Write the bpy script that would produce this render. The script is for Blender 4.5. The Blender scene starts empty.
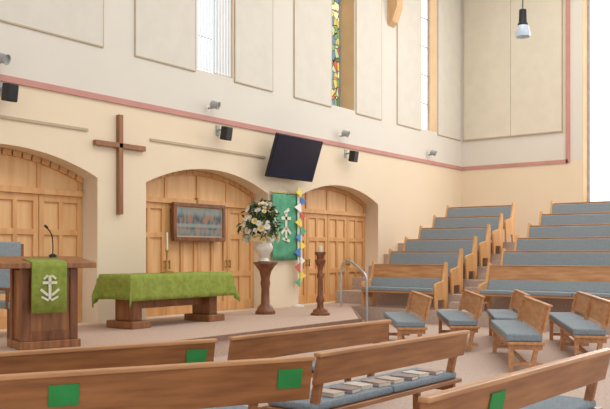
import bpy, bmesh, math, random
from mathutils import Vector, Matrix, Euler
random.seed(7)
S=bpy.context.scene
COL=S.collection
try:
    S.view_settings.view_transform='Standard'
    S.view_settings.look='None'
except Exception: pass

# ---------------------------------------------------------------- materials
def lin(c):
    r=[]
    for v in c:
        v/=255.0
        r.append(v/12.92 if v<=0.04045 else ((v+0.055)/1.055)**2.4)
    return (*r,1.0)
def newmat(name):
    m=bpy.data.materials.new(name); m.use_nodes=True
    return m,m.node_tree,m.node_tree.nodes['Principled BSDF']
def noisy(name,c1,c2,scale=(4,4,4),nscale=3.0,rough=0.6,bump=0.0,detail=4,metal=0.0):
    m,t,b=newmat(name)
    tc=t.nodes.new('ShaderNodeTexCoord'); mp=t.nodes.new('ShaderNodeMapping')
    mp.inputs['Scale'].default_value=scale
    n=t.nodes.new('ShaderNodeTexNoise'); n.inputs['Scale'].default_value=nscale; n.inputs['Detail'].default_value=detail
    r=t.nodes.new('ShaderNodeValToRGB')
    r.color_ramp.elements[0].position=0.3; r.color_ramp.elements[1].position=0.7
    r.color_ramp.elements[0].color=lin(c1); r.color_ramp.elements[1].color=lin(c2)
    t.links.new(tc.outputs['Object'],mp.inputs['Vector']); t.links.new(mp.outputs['Vector'],n.inputs['Vector'])
    t.links.new(n.outputs['Fac'],r.inputs['Fac']); t.links.new(r.outputs['Color'],b.inputs['Base Color'])
    b.inputs['Roughness'].default_value=rough; b.inputs['Metallic'].default_value=metal
    if bump>0:
        bp=t.nodes.new('ShaderNodeBump'); bp.inputs['Strength'].default_value=bump; bp.inputs['Distance'].default_value=0.01
        t.links.new(n.outputs['Fac'],bp.inputs['Height']); t.links.new(bp.outputs['Normal'],b.inputs['Normal'])
    return m
def emis(name,c,s):
    m,t,b=newmat(name)
    b.inputs['Base Color'].default_value=lin(c); b.inputs['Emission Color'].default_value=lin(c); b.inputs['Emission Strength'].default_value=s
    return m

M_door=noisy('door_oak',(204,148,92),(224,172,114),(1,1,.12),9,0.5)
M_door2=noisy('door_panel_oak',(218,168,110),(234,188,134),(1,1,.12),9,0.5)
M_pew=noisy('pew_oak',(136,86,50),(176,118,72),(.25,2,2),9,0.35)
M_pewl=noisy('pew_oak_light',(174,120,78),(204,152,104),(.25,2,2),9,0.4)
M_dark=noisy('dark_oak',(98,58,34),(144,90,54),(2,2,.3),8,0.4)
M_lect=noisy('lectern_oak',(120,76,44),(164,110,68),(2,2,.25),8,0.4)
M_cross=noisy('cross_wood',(130,86,54),(158,108,70),(2,2,.3),8,0.5)
M_cush=noisy('blue_grey_fabric',(118,130,138),(144,154,161),(1,1,1),60,0.95,0.3)
M_tcush=noisy('grey_fabric',(126,136,141),(148,156,160),(1,1,1),60,0.95,0.3)
M_carpet=noisy('mauve_carpet',(174,152,138),(198,176,162),(1,1,1),30,1.0,0.4)
M_stage=noisy('stage_carpet',(180,154,138),(204,178,160),(1,1,1),30,1.0,0.4)
M_nose=noisy('step_nosing',(130,100,84),(146,114,98),(1,1,1),20,0.8)
M_panel=noisy('acoustic_panel',(211,205,191),(217,210,197),(1,1,1),3,0.9)
M_rpanel=noisy('acoustic_panel_side',(215,205,185),(221,211,191),(1,1,1),3,0.9)
M_edge=noisy('panel_edge',(180,162,134),(190,172,144),(1,1,1),3,0.8)
M_pink=noisy('pink_band',(190,136,124),(200,146,134),(1,1,1),3,0.8)
M_green=noisy('green_cloth',(124,138,52),(148,160,70),(1,1,1),14,0.9,0.2)
M_green2=noisy('banner_green',(76,146,112),(98,166,130),(1,1,1),10,0.9)
M_cardg=noisy('card_green',(36,132,62),(50,150,76),(1,1,1),5,0.7)
M_white=noisy('white_paint',(232,230,224),(244,242,238),(1,1,1),5,0.6)
M_offw=noisy('ivory_fabric',(214,208,186),(230,224,204),(1,1,1),5,0.8)
M_black=noisy('black_plastic',(18,18,20),(28,28,30),(1,1,1),5,0.5)
M_screen=noisy('tv_glass',(22,26,44),(30,34,54),(1,1,1),1,0.25)
M_metal=noisy('steel',(176,178,180),(200,202,204),(1,1,1),5,0.3,metal=0.6)
M_grey=noisy('grey_paint',(150,150,148),(170,170,168),(1,1,1),5,0.5)
M_brass=noisy('brass',(150,120,60),(190,156,84),(1,1,1),5,0.35,metal=0.7)
M_leaf=noisy('leaf',(46,66,38),(84,106,60),(1,1,1),12,0.7)
M_petw=noisy('petal_white',(238,230,214),(250,246,238),(1,1,1),12,0.7)
M_pety=noisy('petal_cream',(226,204,140),(240,222,170),(1,1,1),12,0.7)
M_petp=noisy('petal_pink',(206,150,140),(226,176,164),(1,1,1),12,0.7)
M_vase=noisy('vase_glaze',(222,214,198),(236,230,216),(1,1,1),5,0.3)
M_ceil=noisy('ceiling_paint',(224,220,212),(232,228,220),(1,1,1),2,0.9)
M_jamb=noisy('window_jamb',(212,176,132),(220,186,144),(1,1,1),2,0.8)
M_day=emis('daylight_glass',(250,252,255),1.3)
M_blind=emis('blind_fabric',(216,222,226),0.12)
M_lglass=noisy('lamp_glass',(190,206,218),(216,228,236),(1,1,1),4,0.15)
M_tan=noisy('tan_wood',(206,164,116),(220,180,134),(2,2,.3),8,0.5)

def wallmat():
    m,t,b=newmat('plaster_two_tone')
    g=t.nodes.new('ShaderNodeNewGeometry'); sx=t.nodes.new('ShaderNodeSeparateXYZ')
    t.links.new(g.outputs['Position'],sx.inputs[0])
    mth=t.nodes.new('ShaderNodeMath'); mth.operation='GREATER_THAN'; mth.inputs[1].default_value=4.22
    t.links.new(sx.outputs['Z'],mth.inputs[0])
    n=t.nodes.new('ShaderNodeTexNoise'); n.inputs['Scale'].default_value=1.2; n.inputs['Detail'].default_value=5
    t.links.new(g.outputs['Position'],n.inputs['Vector'])
    def mx(a,bb):
        x=t.nodes.new('ShaderNodeMixRGB'); x.inputs[1].default_value=lin(a); x.inputs[2].default_value=lin(bb)
        t.links.new(n.outputs['Fac'],x.inputs[0]); return x
    lo=mx((227,208,179),(233,214,187)); hi=mx((216,209,196),(221,214,202))
    x=t.nodes.new('ShaderNodeMixRGB')
    t.links.new(mth.outputs[0],x.inputs[0]); t.links.new(lo.outputs[0],x.inputs[1]); t.links.new(hi.outputs[0],x.inputs[2])
    t.links.new(x.outputs[0],b.inputs['Base Color']); b.inputs['Roughness'].default_value=0.9
    return m
M_wall=wallmat()
def stained():
    m,t,b=newmat('stained_glass')
    tc=t.nodes.new('ShaderNodeTexCoord'); mp=t.nodes.new('ShaderNodeMapping'); mp.inputs['Scale'].default_value=(1,1,.8)
    v=t.nodes.new('ShaderNodeTexVoronoi'); v.inputs['Scale'].default_value=6.5
    v2=t.nodes.new('ShaderNodeTexVoronoi'); v2.inputs['Scale'].default_value=6.5; v2.feature='DISTANCE_TO_EDGE'
    sp=t.nodes.new('ShaderNodeSeparateColor'); r=t.nodes.new('ShaderNodeValToRGB'); r.color_ramp.interpolation='CONSTANT'
    cols=[(90,110,80),(206,180,90),(120,146,100),(176,90,70),(230,218,170),(96,124,140),(170,184,140)]
    e=r.color_ramp.elements; e[0].position=0; e[0].color=lin(cols[0]); e[1].position=.16; e[1].color=lin(cols[1])
    for i,c in enumerate(cols[2:]):
        k=e.new(.3+.13*i); k.color=lin(c)
    gt=t.nodes.new('ShaderNodeMath'); gt.operation='GREATER_THAN'; gt.inputs[1].default_value=.04
    mx=t.nodes.new('ShaderNodeMixRGB'); mx.inputs[1].default_value=(0.01,.01,.01,1)
    L=t.links.new
    L(tc.outputs['Object'],mp.inputs['Vector']); L(mp.outputs['Vector'],v.inputs['Vector']); L(mp.outputs['Vector'],v2.inputs['Vector'])
    L(v.outputs['Color'],sp.inputs[0]); L(sp.outputs[0],r.inputs['Fac']); L(v2.outputs['Distance'],gt.inputs[0])
    L(gt.outputs[0],mx.inputs[0]); L(r.outputs['Color'],mx.inputs[2]); L(mx.outputs[0],b.inputs['Base Color']); L(mx.outputs[0],b.inputs['Emission Color'])
    b.inputs['Emission Strength'].default_value=0.8
    return m
M_stain=stained()
def picturemat():
    m,t,b=newmat('muted_painting')
    tc=t.nodes.new('ShaderNodeTexCoord'); mp=t.nodes.new('ShaderNodeMapping'); mp.inputs['Scale'].default_value=(1,1,.5)
    n=t.nodes.new('ShaderNodeTexNoise'); n.inputs['Scale'].default_value=9; n.inputs['Detail'].default_value=1
    sx=t.nodes.new('ShaderNodeSeparateXYZ'); t.links.new(tc.outputs['Object'],sx.inputs[0])
    r=t.nodes.new('ShaderNodeValToRGB'); e=r.color_ramp.elements
    e[0].position=.4; e[0].color=lin((70,84,92)); e[1].position=.62; e[1].color=lin((160,112,90))
    k=e.new(.5); k.color=lin((112,114,102))
    r2=t.nodes.new('ShaderNodeValToRGB'); r2.color_ramp.interpolation='LINEAR'; f=r2.color_ramp.elements
    f[0].position=.0; f[0].color=(.3,.3,.3,1); f[1].position=1; f[1].color=(.6,.6,.6,1)
    for p,c in ((.22,.5),(.3,0),(.36,.9),(.42,.9),(.47,0),(.66,0),(.8,.6)):
        q=f.new(p); q.color=(c,c,c,1)
    ma=t.nodes.new('ShaderNodeMapRange'); ma.inputs[1].default_value=-.3; ma.inputs[2].default_value=.3
    t.links.new(sx.outputs['Z'],ma.inputs[0]); t.links.new(ma.outputs[0],r2.inputs[0])
    mx=t.nodes.new('ShaderNodeMixRGB'); mx.inputs[2].default_value=lin((140,154,148))
    t.links.new(tc.outputs['Object'],mp.inputs[0]); t.links.new(mp.outputs[0],n.inputs['Vector'])
    t.links.new(n.outputs['Fac'],r.inputs[0]); t.links.new(r.outputs[0],mx.inputs[1]); t.links.new(r2.outputs[0],mx.inputs[0])
    t.links.new(mx.outputs[0],b.inputs['Base Color']); b.inputs['Roughness'].default_value=.5
    return m
M_pic=picturemat()

# ---------------------------------------------------------------- helpers
def link(o,parent=None):
    COL.objects.link(o)
    if parent: o.parent=parent
    return o
def mesh_from_bm(name,bm,mat,parent=None,smooth=False,bevel=0):
    bmesh.ops.recalc_face_normals(bm,faces=bm.faces)
    me=bpy.data.meshes.new(name); bm.to_mesh(me); bm.free()
    if smooth:
        for p in me.polygons: p.use_smooth=True
    me.materials.append(mat)
    o=bpy.data.objects.new(name,me); link(o,parent)
    if bevel:
        md=o.modifiers.new('bevel','BEVEL'); md.width=bevel; md.segments=2; md.limit_method='ANGLE'
    return o
def addbox(bm,c,s,rot=(0,0,0)):
    mt=Matrix.Translation(c)@Euler(rot).to_matrix().to_4x4()@Matrix.Diagonal((s[0],s[1],s[2],1))
    bmesh.ops.create_cube(bm,size=1,matrix=mt)
def boxes(name,lst,mat,parent=None,bevel=0):
    bm=bmesh.new()
    for b in lst: addbox(bm,*b)
    return mesh_from_bm(name,bm,mat,parent,bevel=bevel)
def mm(x0,x1,y0,y1,z0,z1):
    return (((x0+x1)/2,(y0+y1)/2,(z0+z1)/2),(abs(x1-x0),abs(y1-y0),abs(z1-z0)))
def prism(name,pts,fn,d0,d1,mat,parent=None,bevel=0):
    bm=bmesh.new()
    a=[bm.verts.new(fn(p[0],p[1],d0)) for p in pts]; b=[bm.verts.new(fn(p[0],p[1],d1)) for p in pts]
    bm.faces.new(a); bm.faces.new(list(reversed(b)))
    n=len(pts)
    for i in range(n): bm.faces.new([a[i],a[(i+1)%n],b[(i+1)%n],b[i]])
    return mesh_from_bm(name,bm,mat,parent,bevel=bevel)
YZ=lambda y,z,x:(x,y,z)
XY=lambda x,y,z:(x,y,z)
XZ=lambda x,z,y:(x,y,z)
def lathe(name,prof,mat,parent=None,seg=28,sq=False,off=(0,0,0)):
    bm=bmesh.new(); rings=[]
    for r,z in prof:
        rings.append([bm.verts.new((off[0]+r*math.cos(2*math.pi*i/seg),off[1]+r*math.sin(2*math.pi*i/seg),off[2]+z)) for i in range(seg)])
    for a,b in zip(rings,rings[1:]):
        for i in range(seg): bm.faces.new([a[i],a[(i+1)%seg],b[(i+1)%seg],b[i]])
    bm.faces.new(rings[0][::-1]); bm.faces.new(rings[-1])
    o=mesh_from_bm(name,bm,mat,parent,smooth=True)
    md=o.modifiers.new('es','EDGE_SPLIT'); md.split_angle=math.radians(45)
    return o
def tube(name,pts,r,mat,parent=None,cyc=False):
    cu=bpy.data.curves.new(name,'CURVE'); cu.dimensions='3D'; cu.bevel_depth=r; cu.bevel_resolution=3; cu.use_fill_caps=True
    sp=cu.splines.new('POLY'); sp.points.add(len(pts)-1)
    for p,q in zip(sp.points,pts): p.co=(*q,1)
    tmp=bpy.data.objects.new('tmp',cu); COL.objects.link(tmp)
    dg=bpy.context.evaluated_depsgraph_get(); me=bpy.data.meshes.new_from_object(tmp.evaluated_get(dg))
    bpy.data.objects.remove(tmp)
    me.name=name; me.materials.clear(); me.materials.append(mat)
    for p in me.polygons: p.use_smooth=True
    o=bpy.data.objects.new(name,me); return link(o,parent)
def smooth_path(pts,n=6):
    out=[]
    P=[Vector(p) for p in pts]
    for i in range(len(P)-1):
        p0=P[max(i-1,0)];p1=P[i];p2=P[i+1];p3=P[min(i+2,len(P)-1)]
        for k in range(n):
            t=k/n
            out.append(tuple(0.5*((2*p1)+(p2-p0)*t+(2*p0-5*p1+4*p2-p3)*t*t+(-p0+3*p1-3*p2+p3)*t**3)))
    out.append(tuple(P[-1])); return out
def wallcurve(name,outline,holes,th,fn,mat):
    cu=bpy.data.curves.new(name,'CURVE'); cu.dimensions='2D'; cu.fill_mode='BOTH'; cu.extrude=th/2
    for pl in [outline]+holes:
        sp=cu.splines.new('POLY'); sp.points.add(len(pl)-1); sp.use_cyclic_u=True
        for p,q in zip(sp.points,pl): p.co=(q[0],q[1],0,1)
    tmp=bpy.data.objects.new('tmp',cu); COL.objects.link(tmp)
    dg=bpy.context.evaluated_depsgraph_get(); me=bpy.data.meshes.new_from_object(tmp.evaluated_get(dg)); bpy.data.objects.remove(tmp)
    for v in me.vertices: v.co=fn(*v.co)
    me.materials.clear(); me.materials.append(mat)
    o=bpy.data.objects.new(name,me); link(o); o['kind']='structure'; return o
def thing(name,label,cat,loc=(0,0,0),rz=0,group=None):
    e=bpy.data.objects.new(name,None); e.empty_display_size=.2; e.location=loc; e.rotation_euler=(0,0,rz); link(e)
    tag(e,label,cat,group); return e
def tag(o,label,cat,group=None):
    o['label']=label; o['category']=cat
    if group: o['group']=group
def struct(o): o['kind']='structure'; return o

# ---------------------------------------------------------------- room
YW=11.0; XW=22.9; TOP=10.6; PZ=0.3
def arc(x0,x1,zs,rise,n=16):
    w=x1-x0; R=(w*w/4+rise*rise)/(2*rise); cx=(x0+x1)/2; cz=zs+rise-R
    a=math.asin((w/2)/R); return [(cx+R*math.sin(-a+2*a*i/n),cz+R*math.cos(-a+2*a*i/n)) for i in range(n+1)]
ARCH=[(5.14,8.66),(9.76,13.27),(14.36,17.86)]
def arch_top(x,x0,x1,zs,rise):
    w=x1-x0; R=(w*w/4+rise*rise)/(2*rise); cx=(x0+x1)/2; cz=zs+rise-R
    return cz+math.sqrt(max(R*R-(x-cx)**2,0))
ZS,RI=2.82,0.38
holes=[]
for x0,x1 in ARCH: holes.append([(x0,PZ),(x1,PZ)]+arc(x0,x1,ZS,RI)[::-1])
WIN=[(11.08,12.12),(15.72,16.72),(20.24,21.2)]
for x0,x1 in WIN: holes.append([(x0,5.15),(x1,5.15),(x1,10.3),(x0,10.3)])
wallcurve('wall_front',[(-3,0),(XW+.5,0),(XW+.5,TOP),(-3,TOP)],holes,.7,lambda x,y,z:(x,YW+.35-z,y),M_wall)
wallcurve('wall_side',[(-3,0),(YW,0),(YW,TOP),(-3,TOP)],[[(2.5,2.95),(7.2,2.95),(7.2,10.3),(2.5,10.3)]],.7,lambda x,y,z:(XW+.35+z,x,y),M_wall)
struct(boxes('floor',[mm(-3,XW,-3,YW,-.1,0)],M_carpet))
struct(boxes('ceiling',[mm(-3,XW,-3,YW,TOP,TOP+.1)],M_ceil))
pl=[(-3,7.9),(12.2,7.9),(14.95,9.9),(14.95,YW),(-3,YW)]
o=struct(prism('floor_platform',pl,XY,0,PZ,M_stage)); 
nos=[(-3,7.87),(12.21,7.87),(14.95,9.87),(14.95,9.93),(12.19,7.93),(-3,7.93)]
struct(prism('trim_1',nos,XY,PZ-.06,PZ+.006,M_nose))
TX0=15.0; STEP=.76; RISE=.3; NR=6
for i in range(NR):
    x0=TX0 if i==0 else TX0+.1+i*STEP
    struct(boxes('floor_tier',[mm(x0,XW,-1,YW,i*RISE,(i+1)*RISE)],M_carpet))
for i in range(1,NR):
    x0=TX0+.1+i*STEP
    struct(boxes('floor_step',[mm(x0-.3,x0,6.95,7.78,i*RISE,i*RISE+.15)],M_carpet))
struct(boxes('trim_2',[mm(-3,XW,YW-.04,YW,4.16,4.26)],M_pink))
struct(boxes('trim_3',[mm(XW-.04,XW,7.62,YW-.04,4.16,4.26)],M_pink))
struct(boxes('trim_4',[mm(XW-.04,XW,7.56,7.68,4.16,TOP)],M_pink))
struct(boxes('trim_5',[mm(3,8.45,YW-.03,YW,3.59,3.635)],M_edge))
struct(boxes('trim_6',[mm(9.85,13.15,YW-.03,YW,3.59,3.635)],M_edge))
def apanel(x0,x1):
    e=thing('acoustic_panel','pale beige acoustic wall board with a thin tan edge','wall panel',group='acoustic boards on the long wall')
    boxes('board',[mm(x0,x1,YW-.025,YW-.001,5.105,TOP)],M_panel,e)
    boxes('edging',[mm(x0-.015,x1+.015,YW-.027,YW-.001,5.08,5.105),mm(x0-.015,x0,YW-.027,YW-.001,5.105,TOP),mm(x1,x1+.015,YW-.027,YW-.001,5.105,TOP)],M_edge,e)
for x0,x1 in [(3,8.76),(9.5,11.0),(12.18,13.4),(14.2,15.65),(16.78,18.0),(18.85,20.18),(21.26,22.75)]: apanel(x0,x1)
e=thing('acoustic_panel','large beige acoustic board on the short end wall','wall panel')
boxes('board',[mm(XW-.05,XW-.001,7.8,9.355,5.11,TOP),mm(XW-.05,XW-.001,9.365,10.9,5.11,TOP)],M_rpanel,e)
boxes('edging',[mm(XW-.06,XW-.001,7.77,10.93,5.08,5.11),mm(XW-.06,XW-.001,7.77,7.8,5.11,TOP)],M_edge,e)
def window(n,x0,x1,mat,dep):
    yy=YW+dep
    e=bpy.data.objects.new('window_%d'%n,None); link(e); e['kind']='structure'
    boxes('glass',[mm(x0,x1,yy,yy+.02,5.15,10.3)],mat,e)
    fr=[mm(x0,x0+.05,yy-.04,yy,5.15,10.3),mm(x1-.05,x1,yy-.04,yy,5.15,10.3),mm(x0,x1,yy-.04,yy,5.15,5.21)]
    for k in range(1,6): fr.append(mm(x0,x1,yy-.03,yy,5.15+k*.85,5.18+k*.85))
    boxes('frame',fr,M_grey,e)
    boxes('jamb',[mm(x1-.012,x1-.001,YW+.005,yy-.04,5.16,10.3)],M_jamb,e)
window(1,11.08,12.12,M_day,.5); window(2,15.72,16.72,M_stain,.45); window(3,20.24,21.2,M_day,.3)
e=thing('vertical_blind','white vertical slat blind drawn across a tall window','blind')
sl=[]
for i in range(12):
    x=11.12+i*.087
    sl.append(((x,YW+.03,7.72),(.092,.006,5.1),(0,0,math.radians(14))))
boxes('slats',sl,M_blind,e)
boxes('bottom_chain',[mm(11.1,12.1,YW+.02,YW+.03,5.2,5.215)],M_white,e)
e=bpy.data.objects.new('window_4',None); link(e); e['kind']='structure'
boxes('glass',[mm(XW+.45,XW+.47,2.5,7.2,2.95,10.3)],M_day,e)
boxes('frame',[mm(XW+.38,XW+.45,7.12,7.2,2.95,10.3),mm(XW+.38,XW+.45,2.5,7.2,2.95,3.03),mm(XW+.38,XW+.45,4.8,4.88,2.95,10.3)],M_grey,e)
boxes('jamb',[mm(XW+.005,XW+.38,7.188,7.199,2.96,10.3)],M_jamb,e)

dn=1; tn=7
DY=YW+.45
for (x0,x1) in ARCH:
    pts=[(x0+.005,2.55),(x1-.005,2.55)]+[(px,pz-.005) for px,pz in arc(x0,x1,ZS,RI)[::-1]]
    struct(prism('trim_%d'%tn,pts,XZ,DY-.02,DY+.06,M_door2)); tn+=1
    lst=[mm(x0+.01,x1-.01,DY-.09,DY-.02,2.5,2.6)]
    nb=4; w=(x1-x0)/nb
    for i in range(nb+1):
        xx=min(max(x0+i*w,x0+.05),x1-.05); lst.append(mm(xx-.035,xx+.035,DY-.05,DY-.02,2.6,arch_top(xx,x0,x1,ZS,RI)-.02))
    ar=arc(x0,x1,ZS,RI,20)
    for (ax,az),(bx,bz) in zip(ar,ar[1:]):
        lst.append((((ax+bx)/2,DY-.05,(az+bz)/2-.05),(math.hypot(bx-ax,bz-az)+.02,.06,.09),(0,-math.atan2(bz-az,bx-ax),0)))
    struct(boxes('trim_%d'%tn,lst,M_door)); tn+=1
    lw=(x1-x0)/4
    for k in range(4):
        a=x0+k*lw+.006; b=a+lw-.012
        d=bpy.data.objects.new('door_%d'%dn,None); link(d); d['kind']='structure'; dn+=1
        boxes('door_panel',[mm(a,b,DY,DY+.04,PZ,2.5)],M_door2,d)
        st=[mm(a,a+.1,DY-.04,DY,PZ,2.5),mm(b-.1,b,DY-.04,DY,PZ,2.5),mm((a+b)/2-.04,(a+b)/2+.04,DY-.038,DY,PZ,2.5)]
        for z0,z1 in [(PZ,PZ+.2),(1.02,1.14),(1.82,1.92),(2.38,2.5)]: st.append(mm(a+.1,b-.1,DY-.04,DY,z0,z1))
        boxes('door_frame',st,M_door,d,bevel=.006)
        hx=b-.05 if k%2==0 else a+.05
        boxes('handle',[mm(hx-.012,hx+.012,DY-.09,DY-.075,1.2,1.38),mm(hx-.01,hx+.01,DY-.08,DY-.04,1.22,1.24),mm(hx-.01,hx+.01,DY-.08,DY-.04,1.34,1.36)],M_brass,d)

# ---------------------------------------------------------------- wall things
o=boxes('wall_cross',[mm(9.11-.045,9.11+.045,YW-.09,YW-.001,2.2,3.96),mm(8.56,9.68,YW-.09,YW-.001,3.37,3.46)],M_cross,bevel=.006)
tag(o,'plain brown wooden cross mounted on the plaster wall','cross')
tv=thing('television','black flat screen television tilted down on a wall bracket','television',(13.74,YW-.38,3.62))
tw,thh=1.66,.96; ang=math.radians(-19)
bm=bmesh.new(); addbox(bm,(0,0,0),(tw,.06,thh),(0,0,0)); body=mesh_from_bm('casing',bm,M_black,tv,bevel=.01); body.rotation_euler=(ang*-1,0,0)
sc=boxes('screen',[((0,-.034,0),(tw-.05,.006,thh-.05))],M_screen,tv); sc.rotation_euler=(ang*-1,0,0)
br=boxes('bracket',[mm(-.3,.3,.3,.379,-.25,.25),mm(-.05,.05,.0,.31,-.05,.05)],M_black,tv)
def speaker(x,z):
    e=thing('loudspeaker','small black loudspeaker angled down from a wall bracket','loudspeaker',(x,YW,z),group='wall loudspeakers')
    b=boxes('speaker_box',[((0,-.25,0),(.19,.17,.27))],M_black,e,bevel=.02)
    b.rotation_euler=(math.radians(10),0,0)
    boxes('bracket',[mm(-.02,.02,-.2,0,.02,.06),mm(-.05,.05,-.02,0,-.06,.14)],M_grey,e)
for x,z in ((6.83,4.0),(11.66,3.97),(16.3,3.97)): speaker(x,z)
def spot(x,z):
    e=thing('spotlight','small grey spotlight on a short arm above the pink band','spotlight',(x,YW-.001,z),group='wall spotlights')
    tube('arm',[(0,0,0),(0,-.12,0),(0,-.16,.04)],.02,M_grey,e)
    l=lathe('lamp_head',[(.04,-.1),(.07,-.08),(.072,.05),(.085,.08),(.08,.08),(.06,.05)],M_grey,e); l.location=(0,-.18,.05); l.rotation_euler=(math.radians(110),0,math.radians(25))
    lathe('wall_plate',[(.06,-.01),(.06,.0)],M_white,e).rotation_euler=(math.radians(90),0,0)
for x in (6.75,11.4,16.05,20.65): spot(x,4.42)
e=thing('wall_lamp','wooden bracket wall lamp with pale shade high on the wall','wall lamp',(18.5,YW-.001,7.7))
prism('bracket',[(0,0),(-.15,.1),(-.3,.5),(-.3,.75),(0,.75)],YZ,-.16,.16,M_tan,e,bevel=.01)
prism('shade',[(-.05,.76),(-.32,.76),(-.3,1.0),(-.05,1.0)],YZ,-.18,.18,M_offw,e)
px,py=13.5,5.3
e=thing('pendant_lamp','pendant lamp with dark housing and clear glass bowl','pendant lamp',(px,py,5.37))
tube('cord',[(0,0,.5),(0,0,TOP-5.37)],.01,M_black,e)
lathe('housing',[(.03,.5),(.065,.48),(.07,.26),(.09,.23),(.09,.2)],M_black,e)
lathe('glass_shade',[(.08,.22),(.1,.17),(.13,.08),(.13,.04),(.125,.0),(.118,.0),(.1,.03)],M_lglass,e)
e=thing('framed_picture','wide framed picture in muted colours, brown wooden frame','picture',(11.45,DY-.16,2.14))
boxes('canvas',[mm(-.66,.66,0,.03,-.3,.3)],M_pic,e)
boxes('picture_frame',[mm(-.74,.74,-.03,.05,.3,.38),mm(-.74,.74,-.03,.05,-.38,-.3),mm(-.74,-.66,-.03,.05,-.3,.3),mm(.66,.74,-.03,.05,-.3,.3)],M_dark,e,bevel=.01)
boxes('mount',[mm(-.66,.66,-.003,.001,.275,.3),mm(-.66,.66,-.003,.001,-.3,-.275),mm(-.66,-.635,-.003,.001,-.26,.26),mm(.635,.66,-.003,.001,-.26,.26)],M_edge,e)
boxes('hanger',[mm(-.02,.02,.05,.12,.3,.5)],M_brass,e)
# banner
e=thing('banner','green fabric banner with white emblem hanging from a rod','banner',(13.77,YW-.06,0))
bm=bmesh.new(); nx=18; nz=10; g=[]
for j in range(nz+1):
    row=[]
    for i in range(nx+1):
        x=-.45+.9*i/nx; zb=1.36
        z=2.84+(zb-2.84)*j/nz
        row.append(bm.verts.new((x,.015*math.sin(x*14)-.02,z)))
    g.append(row)
for j in range(nz):
    for i in range(nx): bm.faces.new([g[j][i],g[j][i+1],g[j+1][i+1],g[j+1][i]])
cl=mesh_from_bm('cloth',bm,M_green2,e,smooth=True); md=cl.modifiers.new('s','SOLIDIFY'); md.thickness=.01
tube('rod',[(-.5,-.02,2.86),(.5,-.02,2.86)],.018,M_brass,e)
tube('hanging_cord',[(-.45,-.02,2.87),(0,.03,3.02),(.45,-.02,2.87)],.006,M_offw,e)
em=[((0,-.05,2.12),(.07,.01,.62)),((0,-.05,2.3),(.34,.01,.07))]
em+=[((-.09,-.05,2.02),(.2,.01,.06),(0,math.radians(-40),0)),((.09,-.05,2.02),(.2,.01,.06),(0,math.radians(40),0)),((0,-.05,1.82),(.26,.01,.06),(0,math.radians(12),0)),((.02,-.05,2.46),(.2,.01,.07),(0,math.radians(-30),0))]
boxes('emblem',em,M_offw,e)
# ribbon streamer
e=thing('ribbon_streamer','tall white streamer with yellow, blue and red fabric flags','streamer',(14.2,YW-.14,0))
tube('pole',[(0,.03,.34),(0,.03,3.04)],.012,M_white,e)
lathe('pole_base',[(.12,PZ),(.12,PZ+.03),(.03,PZ+.05)],M_white,e)
prism('ribbon',[(-.05,3.0),(.1,3.0),(.14,.9),(.02,.8),(-.04,.9)],XZ,.0,.008,M_offw,e)
cols=[(232,208,80),(70,120,190),(236,232,222),(206,90,80),(232,208,80),(90,166,120),(90,140,200)]
cm=[noisy('ribbon%d'%i,c,tuple(min(255,v+10) for v in c),(1,1,1),5,.8) for i,c in enumerate(cols)]
for k in range(13):
    z=3.0-k*.17; m=cm[k%7]; s=1 if k%2 else -1
    prism('pennant',[(.03,z),(.03+s*(.18+.03*(k%3)),z-.1-.03*(k%2)),(.04,z-.22)],XZ,-.02+.002*k-.02,-.012+.002*k-.02,m,e)

# ---------------------------------------------------------------- lectern
L=thing('lectern','wide oak lectern with green cloth fall on the front','lectern',(5.72,8.72,PZ),math.radians(-17))
W,D=.66,.46
boxes('base_plinth',[mm(-.06,W+.06,-.06,D+.05,0,.1)],M_lect,L,bevel=.01)
boxes('body',[mm(0,W,0,D,.1,1.0)],M_lect,L,bevel=.008)
boxes('corner_post',[mm(-.03,.07,-.03,.07,.1,1.02),mm(W-.07,W+.03,-.03,.07,.1,1.02),mm(-.03,.07,D-.06,D+.02,.1,1.02),mm(W-.07,W+.03,D-.06,D+.02,.1,1.02),mm(.07,W-.07,-.02,0,.1,.22),mm(.07,W-.07,-.02,0,.92,1.02)],M_dark,L,bevel=.006)
prism('top',[(-.14,1.02),(-.14,1.09),(D+.12,1.17),(D+.12,1.02)],YZ,-.4,W+.24,M_lect,L,bevel=.01)
bm=bmesh.new(); g=[]
path=[(.25,1.145),(0,1.115),(-.15,1.097),(-.165,1.04),(-.155,.9),(-.15,.7),(-.15,.46)]
for y,z in path: g.append([bm.verts.new((x,y-.006*math.sin(x*40),z)) for x in [.06+.44*i/12 for i in range(13)]])
for a,b in zip(g,g[1:]):
    for i in range(12): bm.faces.new([a[i],a[i+1],b[i+1],b[i]])
c=mesh_from_bm('lectern_cloth',bm,M_green,L,smooth=True); md=c.modifiers.new('s','SOLIDIFY'); md.thickness=.008
ex=.28
em=[((ex,-.172,.78),(.035,.01,.3)),((ex,-.172,.84),(.18,.01,.035))]
em+=[((ex-.07,-.172,.72),(.12,.01,.03),(0,.7,0)),((ex+.07,-.172,.72),(.12,.01,.03),(0,-.7,0)),((ex-.06,-.172,.64),(.1,.01,.025),(0,.5,0)),((ex+.06,-.172,.64),(.1,.01,.025),(0,-.5,0)),((ex-.05,-.172,.91),(.07,.01,.025),(0,-.7,0)),((ex+.05,-.172,.91),(.07,.01,.025),(0,.7,0))]
boxes('emblem',em,M_offw,L)
mic=thing('microphone','thin black gooseneck microphone on the lectern','microphone',(6.28,8.9,PZ+1.175))
tube('gooseneck',smooth_path([(0,0,.0),(0,0,.15),(-.04,-.03,.28),(-.16,-.1,.37)]),.008,M_black,mic)
tube('capsule',[(-.15,-.095,.365),(-.2,-.12,.39)],.017,M_black,mic)
lathe('mic_base',[(.05,-.02),(.05,.01),(.02,.03)],M_black,mic)
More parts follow.
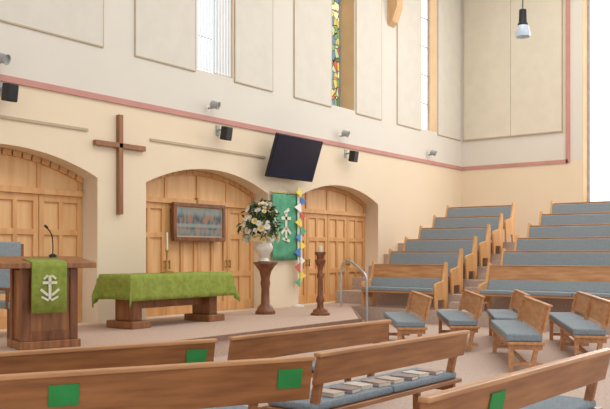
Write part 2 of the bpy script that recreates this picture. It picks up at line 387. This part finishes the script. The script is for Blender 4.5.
ch=thing('chair','high-backed wooden chair with grey upholstered back','chair',(6.6,10.25,PZ))
for x in (-.24,.24):
    boxes('leg',[mm(x-.025,x+.025,-.25,-.2,0,.42)],M_dark,ch); boxes('leg',[mm(x-.025,x+.025,.2,.25,0,1.35)],M_dark,ch)
boxes('seat',[mm(-.28,.28,-.27,.27,.42,.52)],M_tcush,ch,bevel=.02)
boxes('backrest',[mm(-.22,.22,.19,.25,.62,1.38)],M_tcush,ch,bevel=.02)
for x in (-.27,.27): boxes('armrest',[mm(x-.03,x+.03,-.25,.2,.68,.72),mm(x-.02,x+.02,-.24,-.2,.42,.68)],M_dark,ch)

# ---------------------------------------------------------------- communion table
TX,TY=8.2,9.6
T=thing('communion_table','oak communion table standing on the carpeted platform','table',(TX,TY,PZ))
TW,TD,TH=2.34,.76,.86
boxes('table_top',[mm(0,TW,0,TD,TH-.06,TH)],M_lect,T)
for x in (.08,TW-.5):
    boxes('leg',[mm(x,x+.4,.06,.7,0,.12),mm(x+.1,x+.3,.16,.6,.12,TH-.06),mm(x+.05,x+.35,.1,.66,.62,TH-.06)],M_lect,T,bevel=.015)
boxes('stretcher',[mm(.4,TW-.4,.34,.42,.3,.42)],M_lect,T)
bm=bmesh.new()
dropf=.42; drops=.4
def cl_pt(u,v):
    x=min(max(u,-.01),TW+.01); y=min(max(v,-.01),TD+.01); z=TH+.006
    dx=u-x; dy=v-y; d=math.hypot(dx,dy)
    if d>0:
        w=.02*math.sin(u*17)*(abs(dy)/.4)+.016*math.sin(v*15)*(abs(dx)/.4)
        z-= max(abs(dx),abs(dy)) if not (abs(dx)>0 and abs(dy)>0) else max(abs(dx),abs(dy))+.35*min(abs(dx),abs(dy))
        if abs(dy)>0: y+=math.copysign(.012+.09*abs(dy)*.4,dy)+w*math.copysign(1,dy)
        if abs(dx)>0: x+=math.copysign(.012+.09*abs(dx)*.4,dx)+w*math.copysign(1,dx)
        if abs(dx)>0 and abs(dy)>0:
            q=min(abs(dx),abs(dy)); x+=math.copysign(q*.15,dx); y+=math.copysign(q*.15,dy)
    return (x,y,z)
us=[-drops+i*drops/6 for i in range(6)]+[TW*i/40 for i in range(41)]+[TW+i*drops/6 for i in range(1,7)]
vv=[-dropf+i*dropf/6 for i in range(6)]+[TD*i/12 for i in range(13)]+[TD+i*dropf/6 for i in range(1,7)]
g=[[bm.verts.new(cl_pt(u,v)) for u in us] for v in vv]
for a,b in zip(g,g[1:]):
    for i in range(len(us)-1): bm.faces.new([a[i],a[i+1],b[i+1],b[i]])
tc=mesh_from_bm('tablecloth',bm,M_green,None,smooth=True); tc.location=(TX,TY,PZ); md=tc.modifiers.new('s','SOLIDIFY'); md.thickness=.008; md.offset=1
tag(tc,'olive green tablecloth draped over the communion table','tablecloth')
cs=thing('candlestick','slim dark metal candlestick with candle on the table','candlestick',(9.3,9.95,PZ+TH+.016))
lathe('base',[(.12,0),(.12,.015),(.03,.04),(.015,.08),(.012,.35),(.035,.37),(.035,.39),(.015,.4)],M_brass,cs)
lathe('candle',[(.014,.4),(.014,.68),(.004,.7)],M_offw,cs)

# ---------------------------------------------------------------- pedestals, flowers
p=lathe('flower_pedestal',[(.2,0),(.2,.06),(.17,.08),(.15,.14),(.09,.2),(.08,.5),(.1,.62),(.085,.7),(.12,.85),(.2,.97),(.24,1.0),(.24,1.04)],M_dark)
p.location=(12.05,10.06,PZ); tag(p,'turned dark oak pedestal carrying the flower vase','pedestal')
vz=lathe('vase',[(.1,0),(.12,.02),(.07,.08),(.1,.14),(.17,.22),(.19,.3),(.15,.38),(.17,.41),(.15,.41),(.12,.36)],M_vase)
vz.location=(12.0,10.06,PZ+1.042); tag(vz,'cream footed ceramic vase on the pedestal','vase')
F=thing('flower_arrangement','large bouquet of white and cream flowers with dark foliage','flowers',(11.87,10.02,PZ+1.04+.41))
bm=bmesh.new()
for k in range(230):
    a=random.uniform(0,2*math.pi); el=random.uniform(-.3,1.5); R=random.uniform(.12,.4)
    c=Vector((math.cos(a)*math.cos(el)*R,math.sin(a)*math.cos(el)*R,.26+math.sin(el)*R*1.3))
    l=random.uniform(.1,.19); w=l*.3
    mt=Matrix.Translation(c)@Euler((random.uniform(-1,1),random.uniform(-1,1),a)).to_matrix().to_4x4()
    q=[mt@Vector(v) for v in [(0,0,0),(l*.4,w,.02),(l,0,-.02),(l*.4,-w,.02)]]
    bm.faces.new([bm.verts.new(v) for v in q])
for k in range(14):
    a=random.uniform(0,6.28); b2=Vector((math.cos(a)*.22,math.sin(a)*.22,.3)); n=Vector((-math.sin(a),math.cos(a),0))*.006
    bm.faces.new([bm.verts.new(v) for v in (Vector((0,0,.01))-n,Vector((0,0,.01))+n,b2+n,b2-n)])
mesh_from_bm('foliage',bm,M_leaf,F)
def blossom(mat):
    bm=bmesh.new()
    for ring,(n,r,t) in enumerate([(7,.06,.35),(6,.042,.8),(4,.022,1.2)]):
        for i in range(n):
            a=2*math.pi*i/n+ring*.4
            mt=Euler((0,0,a)).to_matrix().to_4x4()@Euler((0,-t,0)).to_matrix().to_4x4()
            q=[mt@Vector(v) for v in [(0,0,0),(r*.6,r*.45,0),(r,0,.008),(r*.6,-r*.45,0)]]
            bm.faces.new([bm.verts.new(v) for v in q])
    o=mesh_from_bm('blossom',bm,mat,F); return o
src=[blossom(M_petw),blossom(M_petw),blossom(M_pety),blossom(M_petp)]
for i in range(92):
    s=src[random.choice([0,0,0,1,1,2,2,2,3])]
    o=s.copy(); COL.objects.link(o); o.parent=F
    a=random.uniform(0,2*math.pi); el=math.asin(random.uniform(-.5,1)); R=random.uniform(.3,.4)
    o.location=(math.cos(a)*math.cos(el)*R*.95,math.sin(a)*math.cos(el)*R*.95,.26+math.sin(el)*R*1.4)
    d=Vector((math.cos(a)*math.cos(el),math.sin(a)*math.cos(el),math.sin(el)))
    o.rotation_euler=d.to_track_quat('Z','Y').to_euler(); sc_=random.uniform(.9,1.45); o.scale=(sc_,)*3
for s in src: s.location=(random.uniform(-.1,.1),random.uniform(-.1,.1),.76)
p=lathe('candle_stand',[(.19,0),(.19,.04),(.15,.06),(.14,.1),(.07,.14),(.06,.22),(.09,.3),(.055,.38),(.05,.7),(.075,.78),(.05,.84),(.06,.95),(.1,1.02),(.11,1.08),(.07,1.1),(.07,1.16),(.11,1.2),(.11,1.24)],M_dark)
p.location=(12.5,9.03,PZ); tag(p,'tall turned wooden candle stand with round base','stand')
c=lathe('pillar_candle',[(.045,0),(.045,.1),(.008,.11)],M_offw); c.location=(12.5,9.03,PZ+1.241); tag(c,'short ivory pillar candle on the wooden stand','candle')
h0=Vector((14.82,10.12,0)); h1=Vector((14.63,9.3,0))
def hp(f,z): q=h0.lerp(h1,f); return (q.x,q.y,z)
h=tube('handrail',smooth_path([hp(0,PZ),hp(0,1.0),hp(.04,1.22),hp(.2,1.35),hp(.45,1.3),hp(.85,1.1),hp(.97,.98),hp(1,.8),hp(1,0)]),.028,M_metal)
tag(h,'bent tubular metal handrail beside the platform edge','handrail')

# ---------------------------------------------------------------- floor pews
def make_pew(name,p0,p1,label,bh=.2,group='floor pews',zt=.8,cards=(),light=False,inset=0,thick=0):
    d=Vector((p1[0]-p0[0],p1[1]-p0[1])); Ln=d.length; rz=math.atan2(d.y,d.x)
    e=thing(name,label,'pew',(p0[0],p0[1],0),rz,group)
    mt=M_pewl if light else M_pew
    th=math.radians(12)
    def by(z): return (zt-z)*math.tan(th)
    prism('backrest',[(0,zt),(.035,zt),(by(zt-bh)+.035,zt-bh),(by(zt-bh),zt-bh)],YZ,0,Ln,mt,e,bevel=.006)
    boxes('top_rail',[mm(-.01,Ln+.01,-.015,.05,zt-.005,zt+.025)],M_pewl,e,bevel=.008)
    ys=by(.42); Ls=Ln-inset
    boxes('seat',[mm(.0,Ls,ys-.02,ys+.44,.36,.395)],mt,e,bevel=.006)
    nc=2 if Ln>2 else 1
    cw=(Ls-.06)/nc
    for k in range(nc): boxes('seat_cushion',[mm(.03+k*cw+.006,.03+(k+1)*cw-.006,ys+.01,ys+.45,.396,.455+thick)],M_cush,e,bevel=.02)
    xs=[.1,Ls-.1] if Ln<2.9 else [.1,Ln/2,Ln-.1]
    for x in xs:
        l=(zt-.02)/math.cos(th)
        lst=[((x,by(zt/2)+.055,zt/2-.01),(.05,.06,l),(th,0,0)),mm(x-.025,x+.025,ys+.36,ys+.42,0,.36),mm(x-.022,x+.022,ys-.0,ys+.4,.29,.36),mm(x-.022,x+.022,ys+.0,ys+.4,.08,.13)]
        boxes('leg',lst,mt,e,bevel=.005)
    boxes('stretcher',[mm(.1,Ls-.1,ys+.18,ys+.22,.085,.125)],mt,e)
    for cx in cards:
        cx=cx if cx>=0 else Ln+cx
        zc=zt-.05-.065
        c=boxes('reserved_card',[((cx,by(zc)-.006,zc),(.17,.006,.13),(th,0,0))],M_cardg,None); c.parent=None
        c.location=(p0[0],p0[1],0); c.rotation_euler=(0,0,rz)
        tag(c,'small green paper card fixed to a pew back','card','green cards on pew backs')
    return e,rz
make_pew('pew',(1.75,4.35),(4.17,3.07),'oak pew with green cards on its back',.27,cards=(1.15,-.16),inset=.28)
make_pew('pew',(2.2,5.22),(4.56,4.32),'oak pew with one green card on its back',.27,cards=(-.16,),inset=.2)
make_pew('pew',(4.74,4.3),(6.97,4.15),'oak pew with blue-grey seat cushions, plain back',.2)
Dp,rzD=make_pew('pew',(4.33,3.13),(6.42,3.02),'oak pew with hymn books lying on its cushion',.2)
make_pew('pew',(3.3,1.76),(5.8,1.62),'oak pew with a green card on its back',.2,cards=(.75,))
lab='oak pew with thick blue-grey cushion'
make_pew('pew',(10.55,5.55),(12.15,6.75),lab,.3,light=True,thick=.03,zt=.83)
make_pew('pew',(11.2,5.0),(13.1,6.2),lab,.3,light=True,thick=.03,zt=.83)
make_pew('pew',(9.65,3.42),(11.6,4.5),lab,.32,light=True,thick=.04,zt=.84)
make_pew('pew',(12.05,4.62),(13.85,5.55),lab,.3,light=True,thick=.03,zt=.83)
make_pew('pew',(10.9,3.0),(13.8,4.4),lab,.3,light=True,thick=.03,zt=.83)
bookc=[(196,176,160),(150,130,128),(206,196,182),(176,150,140)]
bm_=[noisy('book_cover%d'%i,c,tuple(v+8 for v in c),(1,1,1),6,.6) for i,c in enumerate(bookc)]
dd=Vector((6.42-4.33,3.02-3.13)).normalized(); nn=Vector((-dd.y,dd.x))
for k in range(8):
    s=.4+k*.2; pos=Vector((4.33,3.13))+dd*s+nn*(.24+random.uniform(-.03,.03))
    e=thing('hymn_book','closed hymn book lying on the pew cushion','book',(pos.x,pos.y,.456),rzD+random.uniform(-.2,.2),'hymn books on the pew')
    boxes('cover',[mm(-.07,.07,-.1,.1,0,.004),mm(-.07,.07,-.1,.1,.026,.03),mm(-.07,-.066,-.1,.1,.0,.03)],bm_[k%4],e)
    boxes('pages',[mm(-.066,.066,-.096,.096,.004,.026)],M_offw,e)

# ---------------------------------------------------------------- tier pews
def tier_pew(x,y0,y1,z,first,block,label):
    Ln=y1-y0
    e=thing('tier_pew',label,'pew',(x,y0,z),math.pi/2,'tiered pews '+block)
    H=.95
    prism('backrest',[(0,H),(.03,H),(.13,.4),(.10,.4)],YZ,.03,Ln-.03,M_pewl,e)
    if not first:
        prism('back_cushion',[(.032,H-.02),(.09,H-.02),(.19,.46),(.132,.46)],YZ,.05,Ln-.05,M_tcush,e,bevel=.015)
    else:
        prism('back_cushion',[(.09,.66),(.12,.66),(.19,.46),(.132,.46)],YZ,.05,Ln-.05,M_tcush,e,bevel=.01)
    boxes('top_rail',[mm(0,Ln,-.02,.045,H,H+.018)],M_pewl,e,bevel=.006)
    boxes('seat',[mm(.03,Ln-.03,.1,.56,.34,.38)],M_pewl,e)
    nc=max(1,round(Ln/1.6)); cw=(Ln-.1)/nc
    for k in range(nc): boxes('seat_cushion',[mm(.05+k*cw+.005,.05+(k+1)*cw-.005,.13,.58,.38,.46)],M_tcush,e,bevel=.02)
    prof=[(-.03,0),(-.05,H+.05),(.05,H+.08),(.17,.62),(.52,.56),(.55,.5),(.5,0),(.44,0),(.42,.2),(.12,.2),(.07,0)]
    for xx in (0,Ln-.05): prism('end_panel',prof,YZ,xx,xx+.05,M_door,e,bevel=.006)
for i in range(NR):
    x=15.62+i*STEP; z=(i+1)*RISE
    tier_pew(x,7.85,9.75,z,i==0,'beside the long wall','short raked pew with grey upholstery and oak ends')
    tier_pew(x,3.0,6.88,z,i==0,'across the aisle','long raked pew with grey upholstery and oak ends')

# ---------------------------------------------------------------- light
w=bpy.data.worlds.new('world'); S.world=w; w.use_nodes=True
bg=w.node_tree.nodes['Background']; bg.inputs[0].default_value=(.95,.98,1.0,1); bg.inputs[1].default_value=1.12
def area(name,loc,rot,sx,sy,pw,col=(1,1,1)):
    l=bpy.data.lights.new(name,'AREA'); l.shape='RECTANGLE'; l.size=sx; l.size_y=sy; l.energy=pw; l.color=col
    o=bpy.data.objects.new(name,l); o.location=loc; o.rotation_euler=rot; COL.objects.link(o); return o
area('overhead_fill',(8,4,TOP-.1),(0,0,0),9,5,360,(1,.99,.98))  # unseen fill added to brighten the room from above, not a ceiling fixture
area('overhead_fill',(17,5,TOP-.1),(0,0,0),8,5,430,(1,.99,.98))  # second added fill, above the tiered pews, likewise no real fixture
area('window_light',(XW-.2,5,6.5),(0,math.radians(90),0),6,4,280,(1,1,1))

# ---------------------------------------------------------------- camera
cam=bpy.data.cameras.new('camera'); co=bpy.data.objects.new('camera',cam); COL.objects.link(co)
co.location=(0,0,1.5)
az=math.radians(36.96)
co.rotation_euler=(math.radians(90),0,az-math.pi/2)
cam.sensor_width=36; cam.lens=36*784/610
cam.shift_y=(254-204.5)/610
cam.clip_end=200
S.camera=co
